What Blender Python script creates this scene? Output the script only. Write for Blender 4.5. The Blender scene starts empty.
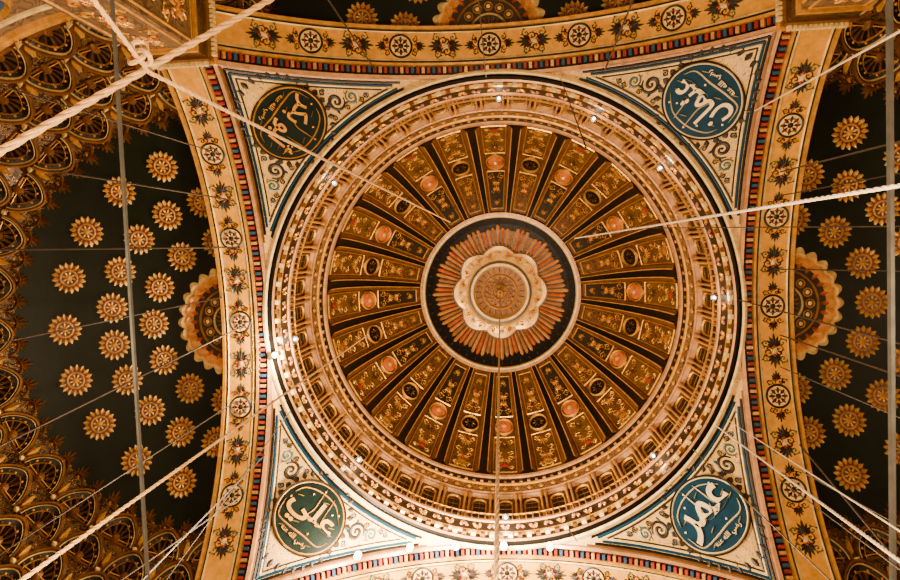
import bpy, math, random
from math import sin, cos, pi, radians, sqrt, atan2, asin, exp, hypot, tan
from mathutils import Vector, Matrix
import numpy as np
random.seed(7)
SC=bpy.context.scene
def link(o,parent=None):
    SC.collection.objects.link(o)
    if parent: o.parent=parent
    return o
def empty(name,loc=(0,0,0),rz=0):
    e=bpy.data.objects.new(name,None); e.location=loc; e.rotation_euler=(0,0,rz); return link(e)
# ---------------------------------------------------------------- materials
MATS={}
def mat(name,col,rough=.45,metal=0.,var=.45,scale=2.5,vine=None,vs=1.2,vw=.03,bump=.15,emit=0,spec=.5):
    m=bpy.data.materials.new(name); m.use_nodes=True; nt=m.node_tree; N=nt.nodes; L=nt.links
    b=N['Principled BSDF']; b.inputs['Roughness'].default_value=rough; b.inputs['Metallic'].default_value=metal; b.inputs['Specular IOR Level'].default_value=spec
    tc=N.new('ShaderNodeTexCoord')
    n=N.new('ShaderNodeTexNoise'); n.inputs['Scale'].default_value=scale; n.inputs['Detail'].default_value=6; n.inputs['Roughness'].default_value=.65
    L.new(tc.outputs['Object'],n.inputs['Vector'])
    r=N.new('ShaderNodeValToRGB'); r.color_ramp.elements[0].position=.3; r.color_ramp.elements[1].position=.7
    a=tuple(c*(1-var) for c in col); d=tuple(min(1,c*(1+var*.5)) for c in col)
    r.color_ramp.elements[0].color=(*a,1); r.color_ramp.elements[1].color=(*d,1)
    L.new(n.outputs['Fac'],r.inputs['Fac']); out=r.outputs['Color']
    if vine:
        n2=N.new('ShaderNodeTexNoise'); n2.inputs['Scale'].default_value=vs; n2.inputs['Detail'].default_value=1.5; n2.inputs['Distortion'].default_value=.6
        L.new(tc.outputs['Object'],n2.inputs['Vector'])
        r2=N.new('ShaderNodeValToRGB'); cr=r2.color_ramp; cr.interpolation='CONSTANT'
        cr.elements[0].position=0; cr.elements[0].color=(0,0,0,1); cr.elements[1].position=.36; cr.elements[1].color=(1,1,1,1)
        p=.36
        for q in (.43,.50,.57,.64):
            e=cr.elements.new(p+vw); e.color=(0,0,0,1); e=cr.elements.new(q); e.color=(1,1,1,1); p=q
        e=cr.elements.new(p+vw); e.color=(0,0,0,1)
        L.new(n2.outputs['Fac'],r2.inputs['Fac'])
        mx=N.new('ShaderNodeMixRGB'); L.new(r2.outputs['Color'],mx.inputs['Fac']); L.new(out,mx.inputs['Color1']); mx.inputs['Color2'].default_value=(*vine,1)
        out=mx.outputs['Color']
    L.new(out,b.inputs['Base Color'])
    if bump:
        bp=N.new('ShaderNodeBump'); bp.inputs['Strength'].default_value=bump; bp.inputs['Distance'].default_value=.1
        L.new(n.outputs['Fac'],bp.inputs['Height']); L.new(bp.outputs['Normal'],b.inputs['Normal'])
    if emit:
        b.inputs['Emission Color'].default_value=(*col,1); b.inputs['Emission Strength'].default_value=emit
    MATS[name]=m; return name
GOLD=mat('gilding',(.70,.33,.032),.3,.35)
VGOLD=mat('vault_gilding',(.46,.19,.022),.3,.4)  # darker copy of the gilding, dimmer light in the dome put into its colour
DGOLD=mat('aged_gilding',(.16,.062,.010),.36,.4)  # dark gold tone, also used on the muqarnas as painted shade
BLACK=mat('black_lacquer',(.004,.003,.002),.4,0,.3,spec=.2)
CREAM=mat('cream_paint',(.88,.60,.21),.45,.0)
OCHRE=mat('ochre_paint',(.74,.345,.008),.45,.1,.3)
INK=mat('dark_olive_paint',(.018,.010,.003),.5,spec=.3)
RED=mat('red_paint',(.28,.018,.006),.5)
BLUE=mat('blue_paint',(.020,.06,.12),.5)
GREEN=mat('dark_green_plaster',(.0040,.0060,.0026),.42,0,.35,.6,bump=.03,spec=.13)
ORANGE=mat('copper_enamel',(.64,.15,.015),.33,.3)
COPPER=mat('burnished_copper',(.72,.34,.075),.33,.3)
BRIGHT=mat('bright_leaf_gold',(.80,.46,.10),.3,.3,.3)
BROWN=mat('umber_ground',(.07,.022,.007),.45,0)
PINK=mat('rose_beige_moulding',(.47,.225,.075),.34,.3)
TEAL=mat('blue_enamel',(.003,.030,.062),.42,0,.3,spec=.12)
VERD=mat('verdigris_paint',(.04,.10,.075),.45,0,.3)
DTEAL=mat('bottle_green_enamel',(.003,.009,.007),.45,0,.3,spec=.1)
PANEL=mat('brown_arabesque_panel',(.030,.012,.0035),.38,.1,vine=(.26,.105,.018),vs=3.4,vw=.016)
PANELY=mat('ochre_arabesque_panel',(.18,.08,.010),.38,.1,vine=(.03,.014,.004),vs=3.2,vw=.028)
PEND=mat('pendentive_arabesque',(.70,.42,.095),.45,.0,.3,vine=(.20,.14,.05),vs=2.1,vw=.012)
NICHE=mat('niche_filigree',(.016,.009,.004),.33,.3,vine=(.34,.16,.035),vs=2.8,vw=.016)
BAND=mat('cornice_filigree',(.035,.015,.006),.38,.3,vine=(.54,.27,.09),vs=4.6,vw=.022)
STONE=mat('alabaster_wall',(.20,.12,.05),.5,0,.3,.5,vine=(.08,.045,.02),vs=.9)
CARPET=mat('red_carpet',(.25,.04,.03),.9,0,.3,2,vine=(.4,.2,.08),vs=.8)
ROPE=mat('hemp_rope',(.58,.33,.12),.8,0,.3,12)
PALE=mat('pale_rope',(.76,.62,.46),.8,0,.3,12)
IRON=mat('grey_iron',(.14,.14,.13),.45,.6,.3)
WIRE=mat('dark_wire',(.05,.035,.022),.5,.5)
LETTER=mat('pale_gold_lettering',(.88,.68,.34),.4,.1,.1)
BULB=mat('lamp_glass',(1,.93,.85),.3,0,0,bump=0,emit=12)
# ---------------------------------------------------------------- mesh builder
class B:
    def __init__(s): s.v=[];s.f=[];s.m=[];s.mats=[]
    def mi(s,m):
        if m not in s.mats: s.mats.append(m)
        return s.mats.index(m)
    def add(s,vs,fs,m):
        o=len(s.v); s.v.extend(vs); k=s.mi(m)
        for f in fs: s.f.append(tuple(i+o for i in f)); s.m.append(k)
    def grid(s,rows,m,closed=False):
        n=len(rows[0]); vs=[p for r in rows for p in r]; fs=[]
        for i in range(len(rows)-1):
            for j in range(n if closed else n-1):
                k=(j+1)%n; fs.append((i*n+j,i*n+k,(i+1)*n+k,(i+1)*n+j))
        s.add(vs,fs,m)
    def mesh(s,name):
        me=bpy.data.meshes.new(name); me.from_pydata([tuple(p) for p in s.v],[],s.f); me.validate()
        for m in s.mats: me.materials.append(MATS[m])
        if len(me.polygons)==len(s.m): me.polygons.foreach_set('material_index',s.m)
        me.update(); return me
    def obj(s,name,parent=None): return link(bpy.data.objects.new(name,s.mesh(name)),parent)
    def tube(s,pts,r,m,n=6,closed=False):
        pts=[Vector(p) for p in pts]; rows=[]
        for i,p in enumerate(pts):
            if closed: t=pts[(i+1)%len(pts)]-pts[i-1]
            else: t=pts[min(i+1,len(pts)-1)]-pts[max(i-1,0)]
            t.normalize(); a=Vector((0,0,1)) if abs(t.z)<.9 else Vector((1,0,0))
            u=t.cross(a).normalized(); w=t.cross(u)
            rr=r(i/(len(pts)-1)) if callable(r) else r
            rows.append([p+u*rr*cos(2*pi*k/n)+w*rr*sin(2*pi*k/n) for k in range(n)])
        if closed: rows.append(rows[0])
        s.grid(rows,m,True)
    def lathe(s,prof,m,seg=192,c=(0,0)):
        s.grid([[(c[0]+r*cos(2*pi*k/seg),c[1]+r*sin(2*pi*k/seg),z) for k in range(seg)] for r,z in prof],m,True)
    def box(s,c,h,m,rz=0):
        vs=[]
        for x in(-1,1):
            for y in(-1,1):
                for z in(-1,1):
                    X,Y=x*h[0],y*h[1]; vs.append((c[0]+X*cos(rz)-Y*sin(rz),c[1]+X*sin(rz)+Y*cos(rz),c[2]+z*h[2]))
        s.add(vs,[(0,1,3,2),(4,6,7,5),(0,4,5,1),(2,3,7,6),(0,2,6,4),(1,5,7,3)],m)
    # ornament drawn through a surface map F(a,b,c)
    def ribbon(s,F,pts,w,c,m):
        rows=[];n=len(pts)
        for i,(x,y) in enumerate(pts):
            x0,y0=pts[max(i-1,0)];x1,y1=pts[min(i+1,n-1)];d=hypot(x1-x0,y1-y0) or 1
            nx,ny=-(y1-y0)/d,(x1-x0)/d; ww=w(i/(n-1)) if callable(w) else w
            rows.append([F(x+nx*ww,y+ny*ww,0.01),F(x,y,c),F(x-nx*ww,y-ny*ww,0.01)])
        s.grid(rows,m)
    def leaf(s,F,x,y,ang,L,W,c,m):
        ca,sa=cos(ang),sin(ang)
        P=lambda u,v,h:F(x+u*ca-v*sa,y+u*sa+v*ca,h)
        vs=[P(0,0,.01)]
        for u,v in((.2,.3),(.5,.5),(.8,.28)): vs+= [P(u*L,v*W,.01),P(u*L,0,c),P(u*L,-v*W,.01)]
        vs.append(P(L,0,.01))
        s.add(vs,[(0,1,2),(0,2,3),(1,4,5,2),(2,5,6,3),(4,7,8,5),(5,8,9,6),(7,10,8),(8,10,9)],m)
    def ann(s,F,x,y,r0,r1,c0,c1,m,seg=32,lob=0,la=0.,sy=1.,a0=0,a1=2*pi):
        rows=[]
        for t,cc in((0,c0),(.5,c1),(1,c0)):
            row=[]
            for k in range(seg+1):
                a=a0+(a1-a0)*k/seg; r=r0+(r1-r0)*t
                if lob: r*=1+la*t*abs(cos(lob*a/2))
                row.append(F(x+r*cos(a),y+sy*r*sin(a),cc))
            rows.append(row)
        s.grid(rows,m)
    def disc(s,F,x,y,r,c0,c1,m,seg=24,sy=1.):
        vs=[F(x,y,c1)]+[F(x+r*cos(2*pi*k/seg),y+sy*r*sin(2*pi*k/seg),c0) for k in range(seg)]
        s.add(vs,[(0,1+k,1+(k+1)%seg) for k in range(seg)],m)
    def petals(s,F,x,y,r0,r1,n,c,m,wf=1.,off=0,a0=0,a1=2*pi):
        for k in range(n):
            a=a0+(a1-a0)*(k+off)/n
            s.leaf(F,x+r0*cos(a),y+r0*sin(a),a,r1-r0,wf*(a1-a0)*(r0+r1)/2/n,c,m)
    def scroll(s,F,x,y,ang,sz,hand,c,m,turns=1.5,lm=None,th=1.):
        pts=[];n=int(14*turns)+6
        for i in range(n+1):
            t=i/n; r=sz*(.10+.9*(1-t)**.9); a=ang+hand*turns*2*pi*t; pts.append((x+r*cos(a),y+r*sin(a)))
        s.ribbon(F,pts,lambda t:th*sz*(.05+.10*sin(pi*min(1,t*1.1)))+.004,c,m)
        s.disc(F,*pts[-1],sz*.16,.01,c*1.3,lm or m,8)
        for i in (2,6,10):
            if i<n:
                px,py=pts[i]; a=atan2(py-y,px-x); s.leaf(F,px,py,a-hand*.7,sz*.6,sz*.32,c,lm or m)
    def palmette(s,F,x,y,ang,sz,c,m,m2=None):
        for k,l in((-3,.55),(-2,.75),(-1,.9),(0,1.1),(1,.9),(2,.75),(3,.55)):
            s.leaf(F,x,y,ang+k*.42,sz*l,sz*.26,c,m)
        for h in(-1,1):
            s.scroll(F,x-cos(ang)*sz*.25+h*sz*.42*-sin(ang),y-sin(ang)*sz*.25+h*sz*.42*cos(ang),ang+pi*(h<0),sz*.32,h,c,m,1.1,m2)
        s.disc(F,x,y,sz*.17,.01,c*1.5,m2 or m,10)
def rosette(b,F,R,c=.14):
    b.disc(F,0,0,R*.84,.02,.03,BROWN,24)
    b.petals(F,0,0,R*.58,R*1.02,16,c*1.2,GOLD,.95)
    b.petals(F,0,0,R*.70,R*1.02,16,c*1.5,CREAM,.6)
    b.ann(F,0,0,R*.42,R*.56,.02,c*.9,COPPER,24); b.petals(F,0,0,R*.16,R*.42,8,c,CREAM,.6)
    b.disc(F,0,0,R*.2,.03,c*1.6,GOLD,12)
# ================================================================= dimensions
A0,A1=10.6,12.7; RA=14.62; ZC=18.05; RS=15.5; SX=.94; XS=12.75
# ---------------------------------------------------------------- central dome
dome=empty('central_dome')
RD,ZS=9.7,39.68
def SPH(phi,th,c): 
    r=RD-c; return (r*sin(th)*cos(phi),r*sin(th)*sin(phi),ZS+r*cos(th))
TH0=asin(5.24/RD)
b=B()
ths=[TH0+(pi/2-TH0)*i/28 for i in range(29)]
for k in range(24):
    p0=radians(15*k)
    b.grid([[SPH(p0+radians(d),t,0) for d in(-7.5,-4,0,4,7.5)] for t in ths],PANEL)
    pr=p0+radians(7.5)
    prof=[(-2.9,0,None),(-2.8,.10,DGOLD),(-1.7,.16,DGOLD),(-1.65,.24,CREAM),(-1.35,.24,CREAM),(-1.3,.10,BLACK),(1.3,.10,BLACK),(1.35,.24,CREAM),(1.65,.24,CREAM),(1.7,.16,DGOLD),(2.8,.10,DGOLD),(2.9,0,VGOLD)]
    for i in range(1,len(prof)):
        (d0,c0,_),(d1,c1,m)=prof[i-1],prof[i]
        if i==6: m=BLACK
        if i in(4,8): m=COPPER
        b.grid([[SPH(pr+radians(d0),t,c0),SPH(pr+radians(d1),t,c1)] for t in ths],m)
    F=lambda a,bb,c,p0=p0:(lambda th:SPH(p0+a/(RD*sin(th)),th,c))(TH0+bb/RD)
    hw=lambda bb:RD*sin(TH0+bb/RD)*radians(4.1)
    ev=k%2==0
    for s0,s1,mm in((.45,3.55,GOLD),(5.35,9.3,GOLD)):
        bs=[s0+(s1-s0)*i/10 for i in range(11)]
        for sg in(-1,1): b.ribbon(F,[(sg*hw(x),x) for x in bs],.035,.07,mm)
        for x in(s0,s1): b.ribbon(F,[(hw(x)*j/4,x) for j in range(-4,5)],.05,.07,mm)
    bs=[5.4+3.85*i/8 for i in range(9)]
    b.grid([[F(-hw(x)*.95,x,.02),F(hw(x)*.95,x,.02)] for x in bs],PANELY if ev else PANEL)
    gm=INK if ev else GOLD
    b.palmette(F,0,6.0,pi/2,.62,.06,gm,ORANGE); b.palmette(F,0,7.6,pi/2,.7,.06,GOLD,RED)
    b.palmette(F,0,8.9,-pi/2,.5,.06,gm)
    b.disc(F,0,8.3,.3,.03,.12,RED if ev else VGOLD,14)
    for sg in(-1,1):
        for y in(5.8,6.9,8.6): b.scroll(F,sg*.42,y,pi/2,.2,sg,.06,GOLD,1.3)
    b.disc(F,0,4.45,.62,.02,.05,INK,24,1.15); b.ann(F,0,4.45,.50,.60,.03,.16,GOLD,24,sy=1.15)
    if ev: b.disc(F,0,4.45,.46,.06,.22,ORANGE,20,1.15); b.disc(F,0,4.45,.18,.2,.3,COPPER,10)
    else: b.disc(F,0,4.45,.44,.06,.08,BLACK,20,1.15); b.petals(F,0,4.45,.1,.38,8,.14,DGOLD,.7)
    b.palmette(F,0,5.0,pi/2,.32,.06,GOLD); b.palmette(F,0,3.85,-pi/2,.28,.06,GOLD)
    b.grid([[F(-hw(x)*.93,x,.02),F(hw(x)*.93,x,.02)] for x in [.5+3*i/6 for i in range(7)]],INK if ev else PANEL)
    b.palmette(F,0,2.6,-pi/2,.46,.07,GOLD,ORANGE); b.palmette(F,0,1.9,pi/2,.44,.07,GOLD,RED)
    b.palmette(F,0,1.0,-pi/2,.32,.07,GOLD)
    for sg in(-1,1): b.scroll(F,sg*.33,3.1,pi/2,.22,sg,.06,GOLD,1.3)
b.obj('ribbed_vault',dome)
# crown medallion of the dome
b=B()
def FZ(a,bb,c):
    r=hypot(a,bb); return (a,bb,ZS+sqrt(max(0.01,RD**2-r*r))-c)
SPr=lambda r,c:(r,ZS+sqrt(RD**2-r*r)-c)
b.lathe([SPr(5.35,0),SPr(5.32,.22),SPr(5.14,.28),SPr(5.1,.1)],PINK)
b.lathe([SPr(5.14,.28),SPr(5.04,.30),SPr(5.0,.06)],CREAM)
b.lathe([SPr(5.1,.06),SPr(4.6,.05),SPr(4.1,.05)],BLACK)
for k in range(48):
    a=2*pi*k/48; b.leaf(FZ,4.9*cos(a),4.9*sin(a),a+pi,.26,.14,.12,DGOLD if k%2 else BLUE)
b.lathe([SPr(4.2,.06),SPr(3.4,.08),SPr(2.2,.08)],BROWN)
n=80
for k in range(n):
    a=2*pi*k/n; r1=4.48+.12*cos(16*a)-.08*(k%2)
    P=lambda r,d,c:FZ(r*cos(a+d),r*sin(a+d),c)
    w=pi/n*.64
    b.add([P(2.5,-w,.1),P(2.5,w,.1),P(r1-.15,w,.12),P(r1,0,.12),P(r1-.15,-w,.12),P(2.5,0,.24),P(r1-.1,0,.26)],[(0,5,6,4),(5,1,2,6),(6,2,3),(4,6,3)],(COPPER,ORANGE,COPPER,PINK)[k%4])
# stepped scalloped lobes of the gilded sunburst
b.ann(FZ,0,0,1.7,2.86,.25,.40,BROWN,180,lob=8,la=.14)
b.ann(FZ,0,0,1.7,2.74,.40,.6,BRIGHT,180,lob=8,la=.14)
b.ann(FZ,0,0,1.7,2.52,.60,.8,GOLD,180,lob=8,la=.12)
b.ann(FZ,0,0,2.05,2.34,.80,.92,BRIGHT,180,lob=16,la=.08)
for k in range(8):
    a=2*pi*k/8; b.disc(FZ,2.62*cos(a),2.62*sin(a),.17,.7,.95,CREAM,12)
    for d in(-.2,.2): b.scroll(FZ,2.56*cos(a+d),2.56*sin(a+d),a,.15,1 if d>0 else -1,.86,ORANGE,1.1)
b.lathe([SPr(2.16,.6),SPr(2.1,.95),SPr(1.96,1.0),SPr(1.88,.7)],BROWN,96)
b.lathe([SPr(2.0,.9),SPr(1.95,1.1),SPr(1.8,1.12),SPr(1.72,.5)],CREAM,96)
b.lathe([SPr(1.75,.52),SPr(1.0,.54),SPr(.01,.55)],DGOLD,96)
b.petals(FZ,0,0,1.2,1.72,24,.7,GOLD,1.0); b.ann(FZ,0,0,1.05,1.2,.56,.76,BRIGHT,48)
for k in range(16):
    for h_ in(-1,1):
        b.ribbon(FZ,[((.55+.5*t)*cos(2*pi*k/16+h_*.5*t),(.55+.5*t)*sin(2*pi*k/16+h_*.5*t)) for t in(0,.25,.5,.75,1)],.04,.7,BRIGHT)
b.petals(FZ,0,0,.55,1.05,16,.66,GOLD,.5); b.ann(FZ,0,0,.42,.56,.56,.8,BRIGHT,32); b.petals(FZ,0,0,.1,.42,8,.8,GOLD,.9)
b.lathe([(.06,47.6),(.2,47.7),(.24,47.9),(.12,48.1),(.16,48.9)],GOLD,16)
b.obj('crown_sunburst',dome)
# drum
b=B()
b.lathe([(10.9,32.75),(10.75,32.42),(10.64,32.38),(10.56,32.45)],CREAM)
b.lathe([(10.56,32.45),(10.5,32.55),(10.36,32.55)],BLACK)
b.lathe([(10.36,32.55),(10.32,32.4),(10.25,32.5)],PINK)
b.lathe([(10.25,32.5),(10.3,33.0)],BLACK)
b.lathe([(10.3,33.0),(10.2,33.05),(10.17,33.15)],GOLD)
b.lathe([(10.17,33.15),(10.1,33.95)],INK)
b.lathe([(10.1,33.95),(10.02,33.98),(10.0,34.12),(10.05,34.2),(10.4,34.2)],PINK)
b.lathe([(10.4,34.2),(10.4,37.9)],NICHE)
b.lathe([(10.4,37.9),(10.2,38.0),(10.17,38.1),(10.1,38.15)],PINK)
b.lathe([(10.1,38.15),(9.98,38.8)],BAND)
b.lathe([(9.98,38.8),(9.9,38.85),(9.88,38.95)],GOLD)
b.lathe([(9.88,38.95),(9.8,39.4)],BLACK)
b.lathe([(9.8,39.4),(9.7,39.45),(9.64,39.6),(9.72,39.75)],PINK)
for k in range(150):
    a=2*pi*k/150; b.box((10.22*cos(a),10.22*sin(a),32.8),(.1,.1,.14),CREAM if k%2 else DGOLD,a)
for k in range(144):
    a=2*pi*k/144; b.box((9.9*cos(a),9.9*sin(a),39.1),(.08,.08,.12),PINK if k%2 else DGOLD,a)
for k in range(96):
    a=2*pi*k/96
    FF=lambda u,bb,c,a=a:((10.12-c-(bb-33.5)*.08)*cos(a+u/10),(10.12-c-(bb-33.5)*.08)*sin(a+u/10),bb)
    b.palmette(FF,0,33.5,pi/2 if k%2 else -pi/2,.3,.05,PINK if k%2 else GOLD,RED)
    F2=lambda u,bb,c,a=a:((10.04-c)*cos(a+u/10),(10.04-c)*sin(a+u/10),bb)
    b.leaf(F2,0,38.2,pi/2,.5,.3,.08,COPPER if k%2 else GOLD)
NW=48
for k in range(NW):
    a0=2*pi*k/NW
    F=lambda a,bb,c,a0=a0:((10.38-c)*cos(a0+a/10.4),(10.38-c)*sin(a0+a/10.4),bb)
    hw_=.36
    arc=[(hw_,34.5)]+[(hw_*cos(t*pi/10),36.9+hw_*1.3*sin(t*pi/10)) for t in range(11)]+[(-hw_,34.5)]
    vs=[F(x,y,.03) for x,y in arc]; b.add(vs,[tuple(range(len(vs)))],BLACK)
    b.ribbon(F,arc,.06,.12,GOLD)
    for y in(35.1,35.7,36.3,36.9): b.ribbon(F,[(-hw_,y),(hw_,y)],.03,.06,DGOLD)
    b.ribbon(F,[(0,34.5),(0,37.3)],.03,.06,DGOLD)
    ac=a0+pi/NW
    for da,mm in((-.012,PINK),(.012,GOLD)):
        cx,cy=10.22*cos(ac+da),10.22*sin(ac+da)
        b.lathe([(.11,34.2),(.11,34.4),(.06,34.5),(.06,37.2),(.09,37.35),(.13,37.6),(.13,37.95)],mm,8,(cx,cy))
for k in range(192):
    a=2*pi*k/192; b.box((10.02*cos(a),10.02*sin(a),34.5),(.025,.025,.3),PINK,a)
b.lathe([(10.07,34.8),(9.99,34.8),(9.99,34.86),(10.07,34.86),(10.07,34.8)],GOLD)
b.obj('drum',dome)
# ---------------------------------------------------------------- pendentives (quadrant ++ then rotated)
def hz(x,y):
    ph=atan2(y,x); ph=min(max(ph,1e-4),pi/2-1e-4); q=ph if ph<=pi/4 else pi/2-ph
    r1=A0/cos(q); yb=A0*tan(q); zb=ZC+sqrt(RA*RA-yb*yb); r0=10.5; z0=32.6
    t=(hypot(x,y)-r0)/max(r1-r0,.05); t=min(max(t,0),1.0)
    return z0+(zb-z0)*(t-.1*sin(pi*t))
def FP(x,y,c): return (x,y,hz(x,y)-c)
b=B()
rows=[]
for i in range(97):
    ph=radians(90*i/96); q=ph if ph<=pi/4 else pi/2-ph; r1=A0/cos(q); row=[]
    for j in range(17):
        r=10.5+(r1-10.5)*j/16; row.append(FP(r*cos(ph),r*sin(ph),0))
    rows.append(row)
b.grid(rows,PEND)
for flip in(0,1):
    G=(lambda x,y,c:FP(x,y,c)) if not flip else (lambda x,y,c:FP(y,x,c))
    for off,w,m in((.10,.08,DGOLD),(.22,.05,BLACK),(.33,.05,TEAL),(.42,.035,CREAM),(.49,.03,INK)):
        ys=[y for y in np.linspace(3.3+off*3.0,A0-off,40)]
        b.ribbon(G,[(A0-off,y) for y in ys],w,.05,m)
for rr,w,m in((10.85,.05,BLACK),(10.95,.05,TEAL),(11.04,.035,CREAM),(11.11,.03,INK)):
    am=math.acos((A0-.45)/rr); b.ribbon(FP,[(rr*cos(a),rr*sin(a)) for a in np.linspace(am,pi/2-am,60)],w,.05,m)
C0=8.7
pts=[]; tries=0
for SZ,nt in ((.52,6000),(.38,9000),(.27,9000),(.18,9000),(.12,9000)):
  for _ in range(nt):
    x=random.uniform(4,10.1);y=random.uniform(3,x)
    r=hypot(x,y); sz=SZ
    if hypot(x-C0,y-C0)<1.72+sz or x-y<sz*1.1: continue
    if x+sz*1.05>10.08 or r-sz*1.05<11.14: continue
    if any(hypot(x-a,y-c)<(sz+d)*.98 for a,c,d in pts): continue
    pts.append((x,y,sz))
for i,(x,y,sz) in enumerate(pts):
    an=random.uniform(0,6.28); hd=random.choice((-1,1)); m=random.choice((INK,VERD,TEAL,INK)); lm=random.choice((INK,ORANGE,VERD,TEAL,OCHRE))
    b.scroll(FP,x,y,an,sz*.95,hd,.05,m,1.6,lm,1.35)
    b.scroll(FP,y,x,pi/2-an,sz*.95,-hd,.05,m,1.6,lm,1.35)
b.petals(FP,C0,C0,1.55,1.85,32,.06,INK,.7)
pm=b.mesh('pendentive_surface')
# ---------------------------------------------------------------- arches (+x then rotated)
AM=asin(A0/RA)
b=B()
al=[-AM+2*AM*i/96 for i in range(97)]
def AR(x,c,a): return (x,(RA-c)*sin(a),ZC+(RA-c)*cos(a))
prof=[(A0-.12,-.12),(A0-.1,.1,PINK),(A0+.02,.16,PINK),(A0+.06,.04,BLACK),(A0+.42,.04,BLACK),(A0+.46,.16,GOLD),(A0+.56,.16,GOLD),(A0+.6,.02,INK),(A0+.68,.02,INK),(A0+.72,.1,CREAM),(A0+.76,.02,CREAM),(A0+1.86,.02,OCHRE),(A0+1.9,.1,CREAM),(A0+1.94,.02,INK),(A0+2.0,.02,INK),(A0+2.03,.14,GOLD),(A1+.05,.14,GOLD),(A1+.05,-.9,DGOLD)]
for i in range(1,len(prof)):
    p,q=prof[i-1],prof[i]; b.grid([[AR(p[0],p[1],a),AR(q[0],q[1],a)] for a in al],q[2])
nd=100
for k in range(nd):
    a=-AM+2*AM*(k+.5)/nd; w=AM/nd*.55
    vs=[AR(x,c,a+d) for x in(A0+.12,A0+.38) for c in(.03,.17) for d in(-w,w)]
    b.add(vs,[(0,1,3,2),(4,6,7,5),(0,4,5,1),(2,3,7,6),(0,2,6,4),(1,5,7,3)],(RED,COPPER,RED,BLUE)[k%4])
FA=lambda a,s,c:AR(A0+1.31+a,.02+c,s/RA)
for j in range(-3,4):
    s=3.9*j
    if abs(s)>RA*AM-.4: continue
    b.disc(FA,0,s,.5,.01,.02,CREAM,28); b.ann(FA,0,s,.43,.53,.01,.05,INK,32); b.petals(FA,0,s,.1,.42,8,.05,INK,.8); b.ann(FA,0,s,.26,.31,.02,.06,RED,24); b.disc(FA,0,s,.12,.02,.06,INK,12)
    for sg in(-1,1):
        b.palmette(FA,0,s+sg*.72,sg*pi/2,.38,.04,INK,RED)
        for h in(-1,1): b.scroll(FA,h*.3,s+sg*.62,0,.13,h*sg,.04,INK,1.2)
for j in range(-4,4):
    s=3.9*j+1.95
    if abs(s)>RA*AM-.7: continue
    for sg in(-1,1):
        b.palmette(FA,0,s+sg*.2,sg*pi/2,.54,.04,INK,RED)
        for h in(-1,1): b.scroll(FA,h*.36,s+sg*.35,0,.18,h*sg,.04,VERD,1.2,INK)
    b.disc(FA,0,s,.16,.01,.06,CREAM,12)
am_=b.mesh('arch_soffit')
# ---------------------------------------------------------------- semi-domes
def SD(ph,th,c):
    r=RS-c; return (XS+SX*r*sin(th)*cos(ph),r*sin(th)*sin(ph),ZC+r*cos(th))
T1=radians(36.5); T2=radians(57)
b=B()
phs=[-pi/2+pi*i/96 for i in range(97)]
b.grid([[SD(p,T1*j/24,0) for p in phs] for j in range(25)],GREEN)
def FS(ph,th):
    n=Vector((sin(th)*cos(ph),sin(th)*sin(ph),cos(th))); e1=Vector((cos(th)*cos(ph),cos(th)*sin(ph),-sin(th))); e2=Vector((-sin(ph),cos(ph),0))
    def F(a,bb,c):
        d=(n+(e1*a+e2*bb)/RS).normalized()*(RS-c); return (XS+SX*d.x,d.y,ZC+d.z)
    return F
for rad,angs in((3.75,(0,29,-29,58,-58,86,-86)),(5.6,(9.5,-9.5,28.5,-28.5,47.5,-47.5,66,-66,84,-84)),(7.45,(0,19.5,-19.5,38,-38,57,-57,75,-75))):
    for a in angs:
        ph=math.atan(SX*tan(radians(a))); rosette(b,FS(ph,asin(rad/RS)),.72)
FC=FS(0,0)
h=pi/2
b.ann(FC,0,0,.0,2.2,.03,.05,INK,48,a0=-h,a1=h)
b.ann(FC,0,0,1.85,2.25,.04,.24,COPPER,120,lob=24,la=.12,a0=-h,a1=h); b.ann(FC,0,0,2.2,2.36,.04,.28,CREAM,120,lob=24,la=.12,a0=-h,a1=h)
b.petals(FC,0,0,1.6,2.05,13,.2,ORANGE,.6,.5,-h,h)
b.ann(FC,0,0,1.46,1.56,.05,.22,GOLD,60,a0=-h,a1=h)
for k in range(7):
    a=-h+pi*(k+.5)/7; b.ann(FC,1.15*cos(a),1.15*sin(a),.15,.22,.05,.14,GOLD,14); b.disc(FC,1.15*cos(a),1.15*sin(a),.1,.05,.12,CREAM,8)
b.ann(FC,0,0,.75,.85,.05,.2,CREAM,40,a0=-h,a1=h); b.petals(FC,0,0,.2,.75,9,.16,GOLD,.6,.5,-h,h)
# scalloped cresting between the plain vault and the stalactite work
NC=30
for k in range(NC):
    p=-pi/2+pi*(k+.5)/NC; F=FS(p,T1)
    b.palmette(F,-.05,0,pi,.58,.2,DGOLD,GOLD)
    b.ann(F,.25,0,.38,.5,.05,.25,DGOLD,16,a0=pi/2,a1=3*pi/2)
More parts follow.
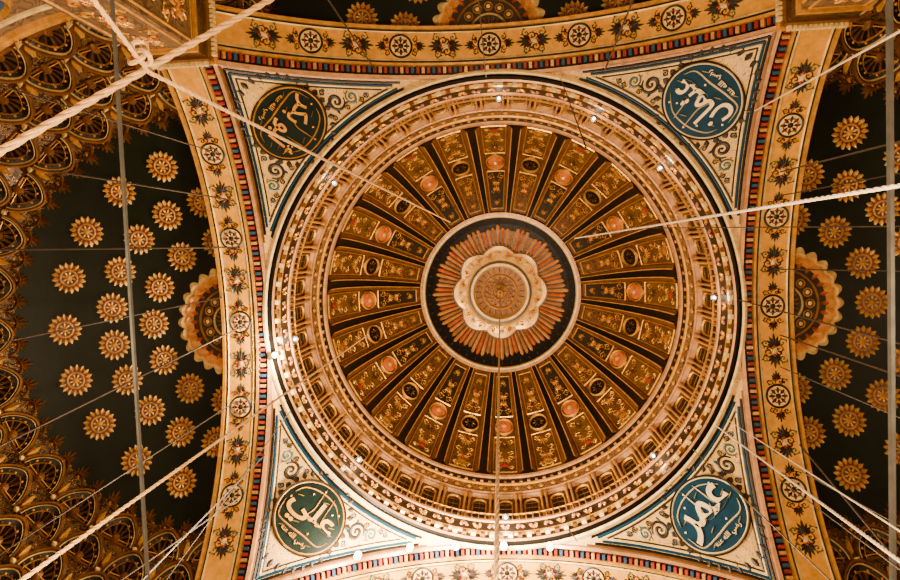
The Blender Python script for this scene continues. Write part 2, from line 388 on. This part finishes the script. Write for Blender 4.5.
# muqarnas rows, mostly in dark gilding that paints in their dimness
tb=[T1-.005,radians(41),radians(46),radians(51.5),T2]
for i in range(4):
    t0,t1=tb[i],tb[i+1]; st=.22+.36*i; sp=0 if i==0 else st-.36
    b.grid([[SD(p,t0+(t1-t0)*j/3,sp+(st-sp)*j/3) for p in phs] for j in range(4)],NICHE)
    b.tube([SD(p,t1,st+.02) for p in phs],.07,DGOLD,6); b.tube([SD(p,t1-.008,st+.1) for p in phs],.022,GOLD,6)
    N=14+i; 
    for k in range(-1,N+1):
        pc=-pi/2+pi*(k+(.5 if i%2 else 0))/N
        dw=pi/N/2
        Fn=lambda s,t,c:SD(pc+s*dw*.94,t1-(t1-t0)*.92*t,st+c-.2*t)
        if abs(pc)>pi/2: continue
        SG=14
        def P(rho,psi,c): return Fn(rho*cos(psi),rho*sin(psi)*(1+.12*sin(psi)**6),c)
        for j in range(SG):
            p0,p1=pi*j/SG,pi*(j+1)/SG; pm_=(p0+p1)/2
            b.grid([[P(r,p0,c-.04),P(r,pm_,c+.05),P(r,p1,c-.04)] for r,c in((.12,.02),(.35,.02),(.5,.06),(.62,.10))],(DGOLD,BLACK,BROWN,INK)[j%4] if i%2 else (DGOLD,BLACK)[j%2])
        b.grid([[P(r,pi*j/28,c) for j in range(29)] for r,c in((.62,.1),(.80,.18))],BLACK)
        for j in range(9):
            pj=pi*(j+.5)/9; b.disc(lambda a,bb,c:Fn(a,bb,c),.71*cos(pj),.71*sin(pj),.05,.18,.3,COPPER if j%2 else DGOLD,8)
        b.grid([[P(r,pi*j/16,c) for j in range(17)] for r,c in((.84,.12),(.9,.3),(.95,.3),(1.0,.05))],DGOLD)
        b.grid([[P(r,pi*j/16,c) for j in range(17)] for r,c in((.81,.16),(.825,.28),(.845,.2))],CREAM)
        b.grid([[P(r,pi*j/16,c) for j in range(17)] for r,c in((.60,.1),(.62,.2),(.635,.12))],GOLD)
        b.disc(lambda a,bb,c:Fn(a,bb,c),0,.1,.2,.1,.3,DGOLD,8)
        Fb=lambda a,bb,c:SD(pc+dw+a/9,t1+bb/RS,st+c)
        b.petals(Fb,0,0,.02,.34,8,.3,DGOLD,1.0); b.disc(Fb,0,0,.12,.2,.6,CREAM,8)
        b.leaf(Fb,0,-.1,-pi/2,.8,.26,.25,GOLD)
b.tube([SD(p,T2,1.3) for p in phs],.2,DGOLD,8)
sm=b.mesh('semi_dome_shell')
# apse walls below the semi-domes
b=B()
rx,ry=SX*(RS-1.2)*sin(T2),(RS-1.2)*sin(T2); zt=ZC+(RS-1.2)*cos(T2)
b.grid([[(XS+rx*cos(p),ry*sin(p),z) for p in phs] for z in(zt,zt-.6,18,9,0)],STONE)
for z,m,r_ in((zt-.3,GOLD,.25),(zt-1.2,CREAM,.12),(18,GOLD,.25),(9,GOLD,.2)):
    b.tube([(XS+rx*cos(p),ry*sin(p),z) for p in phs],r_,m,8)
for k in range(9):
    p=radians(-72+18*k)
    for z0,hh in((19.5,4.5),(10.5,5.0)):
        P=lambda a,z,c:(XS+(rx-c)*cos(p+a/11),(ry-c)*sin(p+a/11),z)
        arc=[(.9,z0)]+[(.9*cos(t*pi/12),z0+hh-1+.95*sin(t*pi/12)) for t in range(13)]+[(-.9,z0)]
        b.add([P(x,z,.1) for x,z in arc],[tuple(range(len(arc)))],BLUE); b.ribbon(P,arc+[arc[0]],.15,.3,GOLD)
        for j in range(1,4): b.ribbon(P,[(-.9,z0+j*hh/4.5),(.9,z0+j*hh/4.5)],.05,.2,DGOLD)
        b.ribbon(P,[(0,z0),(0,z0+hh-.1)],.05,.2,DGOLD)
wm=b.mesh('apse_wall')
# piers
b=B()
c_=11.7
b.box((c_,c_,13.4),(1.1,1.1,13.4),STONE)
for z,hh,e,m in((28.02,.12,1.28,GOLD),(27.75,.14,1.2,BAND),(27.45,.16,1.24,DGOLD),(26.9,.4,1.14,NICHE),(26.45,.08,1.22,GOLD),(.5,.5,1.3,STONE),(9,.2,1.25,GOLD),(18,.2,1.25,GOLD)):
    b.box((c_,c_,z),(e,e,hh),m)
for k in range(12):
    u=c_-1.05+2.1*(k+.5)/12
    b.box((c_-1.3,u,27.72),(.08,.06,.12),CREAM); b.box((u,c_-1.3,27.72),(.06,.08,.12),CREAM)
Fa=lambda a,z,c:(c_+a,c_-1.1-c,z); Fb=lambda a,z,c:(c_-1.1-c,c_+a,z)
for F in(Fa,Fb):
    for z in(25.4,23.4,21.4): b.palmette(F,0,z,-pi/2,.7,.06,GOLD,RED); b.palmette(F,0,z-.3,pi/2,.7,.06,GOLD,RED)
    for z in(24.4,22.4,20.4):
        for sg in(-1,1): b.scroll(F,sg*.5,z,0,.26,sg,.06,GOLD,1.4)
    b.ribbon(F,[(-.9,19),(-.9,26.2),(.9,26.2),(.9,19)],.06,.06,GOLD)
prm=b.mesh('pier_shaft')
names=['east','south','west','north']
for k in range(4):
    rz=k*pi/2
    for nm,me,part in(('pendentive',pm,None),('arch',am_,None),('semi_dome',sm,None),('pier',prm,None)):
        o=bpy.data.objects.new(nm,me); o.rotation_euler=(0,0,rz); link(o)
    o=bpy.data.objects.new('wall_'+names[k],wm); o.rotation_euler=(0,0,rz); link(o)
# ---------------------------------------------------------------- calligraphy roundels
RAD='\ufeea\ufee8\ufecb \ufeea\ufee0\ufedf\ufe8d \ufef2\ufebf\ufead'
TX={(-1,-1):('\ufeae\ufedc\ufe91 \ufeee\ufe91\ufe83',DTEAL,GOLD),(1,-1):('\ufee5\ufe8e\ufee4\ufe9c\ufecb',TEAL,LETTER),(-1,1):('\ufef2\ufee0\ufecb',DTEAL,GOLD),(1,1):('\ufeae\ufee4\ufecb',TEAL,LETTER)}
def fit(body,parent,w,h,x,y,z,m,bold=.0,rot=0,name='lettering'):
    cu=bpy.data.curves.new(name,'FONT'); cu.body=body; cu.align_x='CENTER'; cu.size=1; cu.offset=bold; cu.extrude=.02
    o=bpy.data.objects.new(name,cu); link(o,parent); cu.materials.append(MATS[m])
    bpy.context.view_layer.update(); bb=[Vector(c) for c in o.bound_box]
    x0,x1=min(p.x for p in bb),max(p.x for p in bb);y0,y1=min(p.y for p in bb),max(p.y for p in bb)
    sx,sy=w/max(x1-x0,.01),h/max(y1-y0,.01); o.scale=(sx,sy,1)
    mx,my=(x0+x1)/2*sx,(y0+y1)/2*sy
    o.rotation_euler=(0,0,rot); o.location=(x-(mx*cos(rot)-my*sin(rot)),y-(mx*sin(rot)+my*cos(rot)),z); return o
for (sx,sy),(txt,bg,lc) in TX.items():
    P=Vector((C0,C0,hz(C0,C0))); e=.2
    ux=Vector((e,0,hz(C0+e,C0)-P.z)); uy=Vector((0,e,hz(C0,C0+e)-P.z)); n=ux.cross(uy).normalized()
    if n.z>0: n=-n
    n=Vector((n.x*sx,n.y*sy,n.z)); P=Vector((P.x*sx,P.y*sy,P.z))
    up=Vector((-sx,-sy,0)); up=(up-n*up.dot(n)).normalized(); rt=up.cross(n)
    root=bpy.data.objects.new('calligraphy_roundel',None); link(root)
    M=Matrix((rt,up,n)).transposed().to_4x4(); M.translation=P+n*.12; root.matrix_world=M
    b=B(); F=lambda a,bb,c:(a,bb,c)
    b.disc(F,0,0,1.58,.05,.05,bg,64); b.add([(1.64*cos(a*pi/32),1.64*sin(a*pi/32),z) for z in(-.25,.05) for a in range(64)],[(i,(i+1)%64,64+(i+1)%64,64+i) for i in range(64)],DGOLD)
    b.ann(F,0,0,1.58,1.66,.05,.12,INK,64); b.ann(F,0,0,1.51,1.57,.05,.08,lc,64)
    # long sweeping pen strokes and vowel marks of the thuluth hand
    def sweep(pts,w): 
        q=[]
        for i in range(len(pts)-1):
            p0=pts[max(i-1,0)];p1=pts[i];p2=pts[i+1];p3=pts[min(i+2,len(pts)-1)]
            for t in (0,.2,.4,.6,.8):
                q.append(tuple(.5*((2*p1[j])+(-p0[j]+p2[j])*t+(2*p0[j]-5*p1[j]+4*p2[j]-p3[j])*t*t+(-p0[j]+3*p1[j]-3*p2[j]+p3[j])*t**3) for j in(0,1)))
        q.append(pts[-1]); b.ribbon(F,q,lambda t:w*(.25+.75*sin(pi*t)),.1,lc)
    sweep([(1.2,.6),(.55,1.12),(-.3,1.15),(-1.0,.85),(-1.25,.4)],.06)
    sweep([(-1.35,-.1),(-1.15,-.78),(-.5,-.84),(.3,-.76),(1.05,-.72),(1.32,-.3)],.07)
    sweep([(-.2,1.38),(-.15,.9),(-.1,.3),(-.3,-.2)],.045)
    sweep([(.35,1.3),(.42,.85),(.5,.2)],.04)
    for x,y in((-.95,.42),(.15,.9),(1.05,.25),(-.35,-.55),(1.2,-.05),(-.7,1.0),(.75,-.98),(-.75,-1.05)): 
        sweep([(x-.12,y-.04),(x,y+.03),(x+.14,y+.09)],.03)
    for x,y in((-.55,.85),(.7,.72),(.4,-.58),(-1.25,.12),(.95,.9),(-.2,1.28)): b.disc(F,x,y,.055,.08,.1,lc,4)
    b.obj('disc',root)
    fit(txt,root,2.4,1.55,0,.08,.08,lc,.018)
    fit(RAD,root,1.35,.34,0,-1.1,.08,lc,.01)
# ---------------------------------------------------------------- floor
b=B(); b.grid([[(x,y,0) for x in np.linspace(-26,26,5)] for y in np.linspace(-26,26,5)],CARPET); b.obj('floor')
# ---------------------------------------------------------------- camera
cam=bpy.data.cameras.new('camera'); co=bpy.data.objects.new('camera',cam); link(co); SC.camera=co
FPX=690.8; cam.sensor_width=36; cam.lens=FPX/900*36; cam.clip_end=200
M=(Matrix.Rotation(.0377,3,'Z')@Matrix.Rotation(-.0771,3,'Y')@Matrix.Rotation(-.06,3,'X')@Matrix(((1,0,0),(0,-1,0),(0,0,-1))))
CP=Vector((.3235,-2.9414,1.7)); M4=M.to_4x4(); M4.translation=CP; co.matrix_world=M4
# ---------------------------------------------------------------- ropes, wires, bars
def rope(p,q,r,m,name,sag=0,strands=3):
    p,q=Vector(p),Vector(q); L=(q-p).length; b=B(); n=int(L/(r*2.2)) if strands>1 else 24; n=min(max(n,24),500)
    t=(q-p).normalized(); u=t.cross(Vector((0,0,1)));u=u.normalized() if u.length>.01 else Vector((1,0,0)); w=t.cross(u)
    for s in range(strands):
        pts=[]
        for i in range(n+1):
            f=i/n; c=p.lerp(q,f)+Vector((0,0,-sag*4*f*(1-f)))
            if strands>1:
                a=2*pi*(s/strands)+i*pi/4; c=c+(u*cos(a)+w*sin(a))*r*.5
            pts.append(c)
        b.tube(pts,r*.58 if strands>1 else r,m,6)
    return b.obj(name)
def knot(p,r,m,name='rope_knot'):
    b=B(); 
    b.tube([(p[0]+r*(sin(t)+2*sin(2*t))*.5,p[1]+r*(cos(t)-2*cos(2*t))*.5,p[2]-r*sin(3*t)*.5) for t in [2*pi*i/48 for i in range(48)]],r*.32,m,6,True); b.obj(name)
# hanging_rope end points in metres (x,y,z)
for x1,y1,z1,x2,y2,z2,r,m in ((-5.48,-4.08,9,-3.29,-7.69,14,.05,ROPE),(-4.07,-5.89,9,-4.45,-5.54,11,.03,ROPE),(-4.45,-5.54,11,-2.04,-4.22,33,.032,ROPE),
  (3.52,-3.28,33,4.44,-3.44,9,.025,PALE),(-4.65,.23,8,-5.76,.64,31,.025,ROPE),(8.61,4.50,30,5.01,1.03,10,.025,PALE),(9.1,4.3,30,5.15,.75,10,.014,PALE),(10.4,-8.0,30.2,7.11,-6.35,14,.025,PALE)):
    rope((x1,y1,z1),(x2,y2,z2),r,m,'hanging_rope')
knot((-4.35,-5.66,10.6),.11,ROPE)
for x1,y1,z1,x2,y2,z2,r in ((-14.04,-3.44,20,-11.08,-3.43,31,.03),(-14.5,2.29,20,-11.14,.01,31,.035),(-13.09,-5.78,22,-11.18,-5.44,30,.03),(-8.17,4.34,16,-10.1,5.46,30,.025),
  (6.57,-3.64,34,10.42,-3.12,20,.02),(11.25,-5.53,30,10.42,-5.27,20,.03),(11.18,.91,30,10.42,.73,20,.03),(11.5,5.07,29,9.31,4.81,18,.03),(-5.1,-11.26,24,-4.82,-10.65,31,.03),(4.64,-10.62,24,4.72,-10.1,31,.03),(9.98,-.45,31,11.52,.2,22,.03),
  (-14.2,5.2,19,-11.2,3.1,30,.025),(-14,-.8,20,-12.6,-1.2,33,.025),(-13,7.5,20,-11,7,29,.025),(14,-5,20,11.2,-4.6,30,.025),(14,3.5,20,11.2,2.2,30,.025),(13.6,6.5,19,11.2,5.9,29,.025),(14,-1.8,20,11.2,-1.7,30.5,.025),(-13.5,-8,20,-11,-7.2,29,.025),(-12,9.5,18,-9.2,3.8,31,.02),(3.0,-10.1,32,2.3,-5.2,18,.018),(-.2,-10.4,32.3,-.1,-9.5,16,.018),(3.2,10.2,32,1.5,3,16,.018),(8.0,5.8,31,7.6,4.9,14,.02),(10.9,6.6,29.5,7.4,3.2,14,.02)):
    rope((x1,y1,z1),(x2,y2,z2),r,WIRE,'suspension_wire',0,1)
rope((-8.253,-19.0,17),(-8.34,14.5,17),.055,IRON,'tie_bar',0,1)
rope((8.41,-18.0,17),(8.56,14.5,17),.08,IRON,'tie_bar',0,1)
rope((0,0,47.9),(.17,0,5.5),.026,ROPE,'chandelier_chain')
# ---------------------------------------------------------------- lights
def light(loc,e,col=(1,.76,.42),r=.4,parent=None):
    l=bpy.data.lights.new('glow','POINT'); l.energy=e; l.color=col; l.shadow_soft_size=r
    o=bpy.data.objects.new('glow',l); o.location=loc; link(o,parent); return o
def chandelier(loc,e):
    root=empty('chandelier',loc); b=B()
    for z,r in((0,1.0),(.5,.65)):
        b.tube([(r*cos(a*pi/16),r*sin(a*pi/16),z) for a in range(32)],.03,GOLD,6,True)
        for k in range(12):
            a=k*pi/6; b.lathe([(.01,z+.05),(.05,z+.07),(.07,z+.14),(.05,z+.2),(.01,z+.22)],BULB,8,(r*cos(a),r*sin(a)))
            b.tube([(r*cos(a),r*sin(a),z),(.1*cos(a),.1*sin(a),z+.5)],.015,GOLD,4)
    b.lathe([(.01,-.3),(.15,-.1),(.08,.3),(.18,.6),(.05,1.0)],GOLD,12)
    b.obj('frame',root); light((0,0,1.3),e,r=.5,parent=root)
chandelier((0.17,0,4.4),14000)
for x,y in((15,0),(-15,0),(0,15),(0,-15)): chandelier((x,y,4.5),3800)  # bay chandeliers added out of view to light the vaults
def flood(loc,e,col=(1,.8,.55),br=.1):
    root=empty('floodlight',loc); b=B()
    b.lathe([(.02,.22),(.14,.2),(.16,0),(.12,-.02)],IRON,12); b.lathe([(.01,.1),(br,.02),(br*.8,-.08),(.01,-.13)],BULB,12); b.obj('housing',root)
    d=Vector((-loc[0],-loc[1],0)).normalized()*.35; light((d.x,d.y,-.3),e,col,.15,root)
for a in (88,62,186,2,270,40,140,315,225): 
    flood((9.85*cos(radians(a)),-9.85*sin(radians(a)),34.0),90,(1,.76,.46),.07)
flood((-10.2,1.5,32.1),3000,(1,.74,.46),.12)
# glass lamps hung on short rods beneath the arch crown
for x,y,z,e in((-6.3,9.9,30.0,4200),(-4.2,10.0,31.0,4500),(-2.2,10.1,31.4,4500),(-.1,10.15,31.5,4200),(1.9,10.1,31.3,1500)):
    root=empty('hanging_glass_lamp',(x,y,z)); b=B()
    b.lathe([(.01,-.22),(.08,-.2),(.15,-.08),(.11,.05),(.14,.14)],BULB,14)
    b.lathe([(.15,.14),(.16,.18),(.03,.26),(.03,.3)],GOLD,14); b.tube([(0,0,.28),(0,.35,.95)],.015,IRON,5); b.obj('glass_and_rod',root)
    light((0,-.45,-.45),e,(1,.74,.48),.15,root)
w=bpy.data.worlds.new('World'); SC.world=w; w.use_nodes=True; w.node_tree.nodes['Background'].inputs[0].default_value=(.5,.4,.3,1); w.node_tree.nodes['Background'].inputs[1].default_value=.3
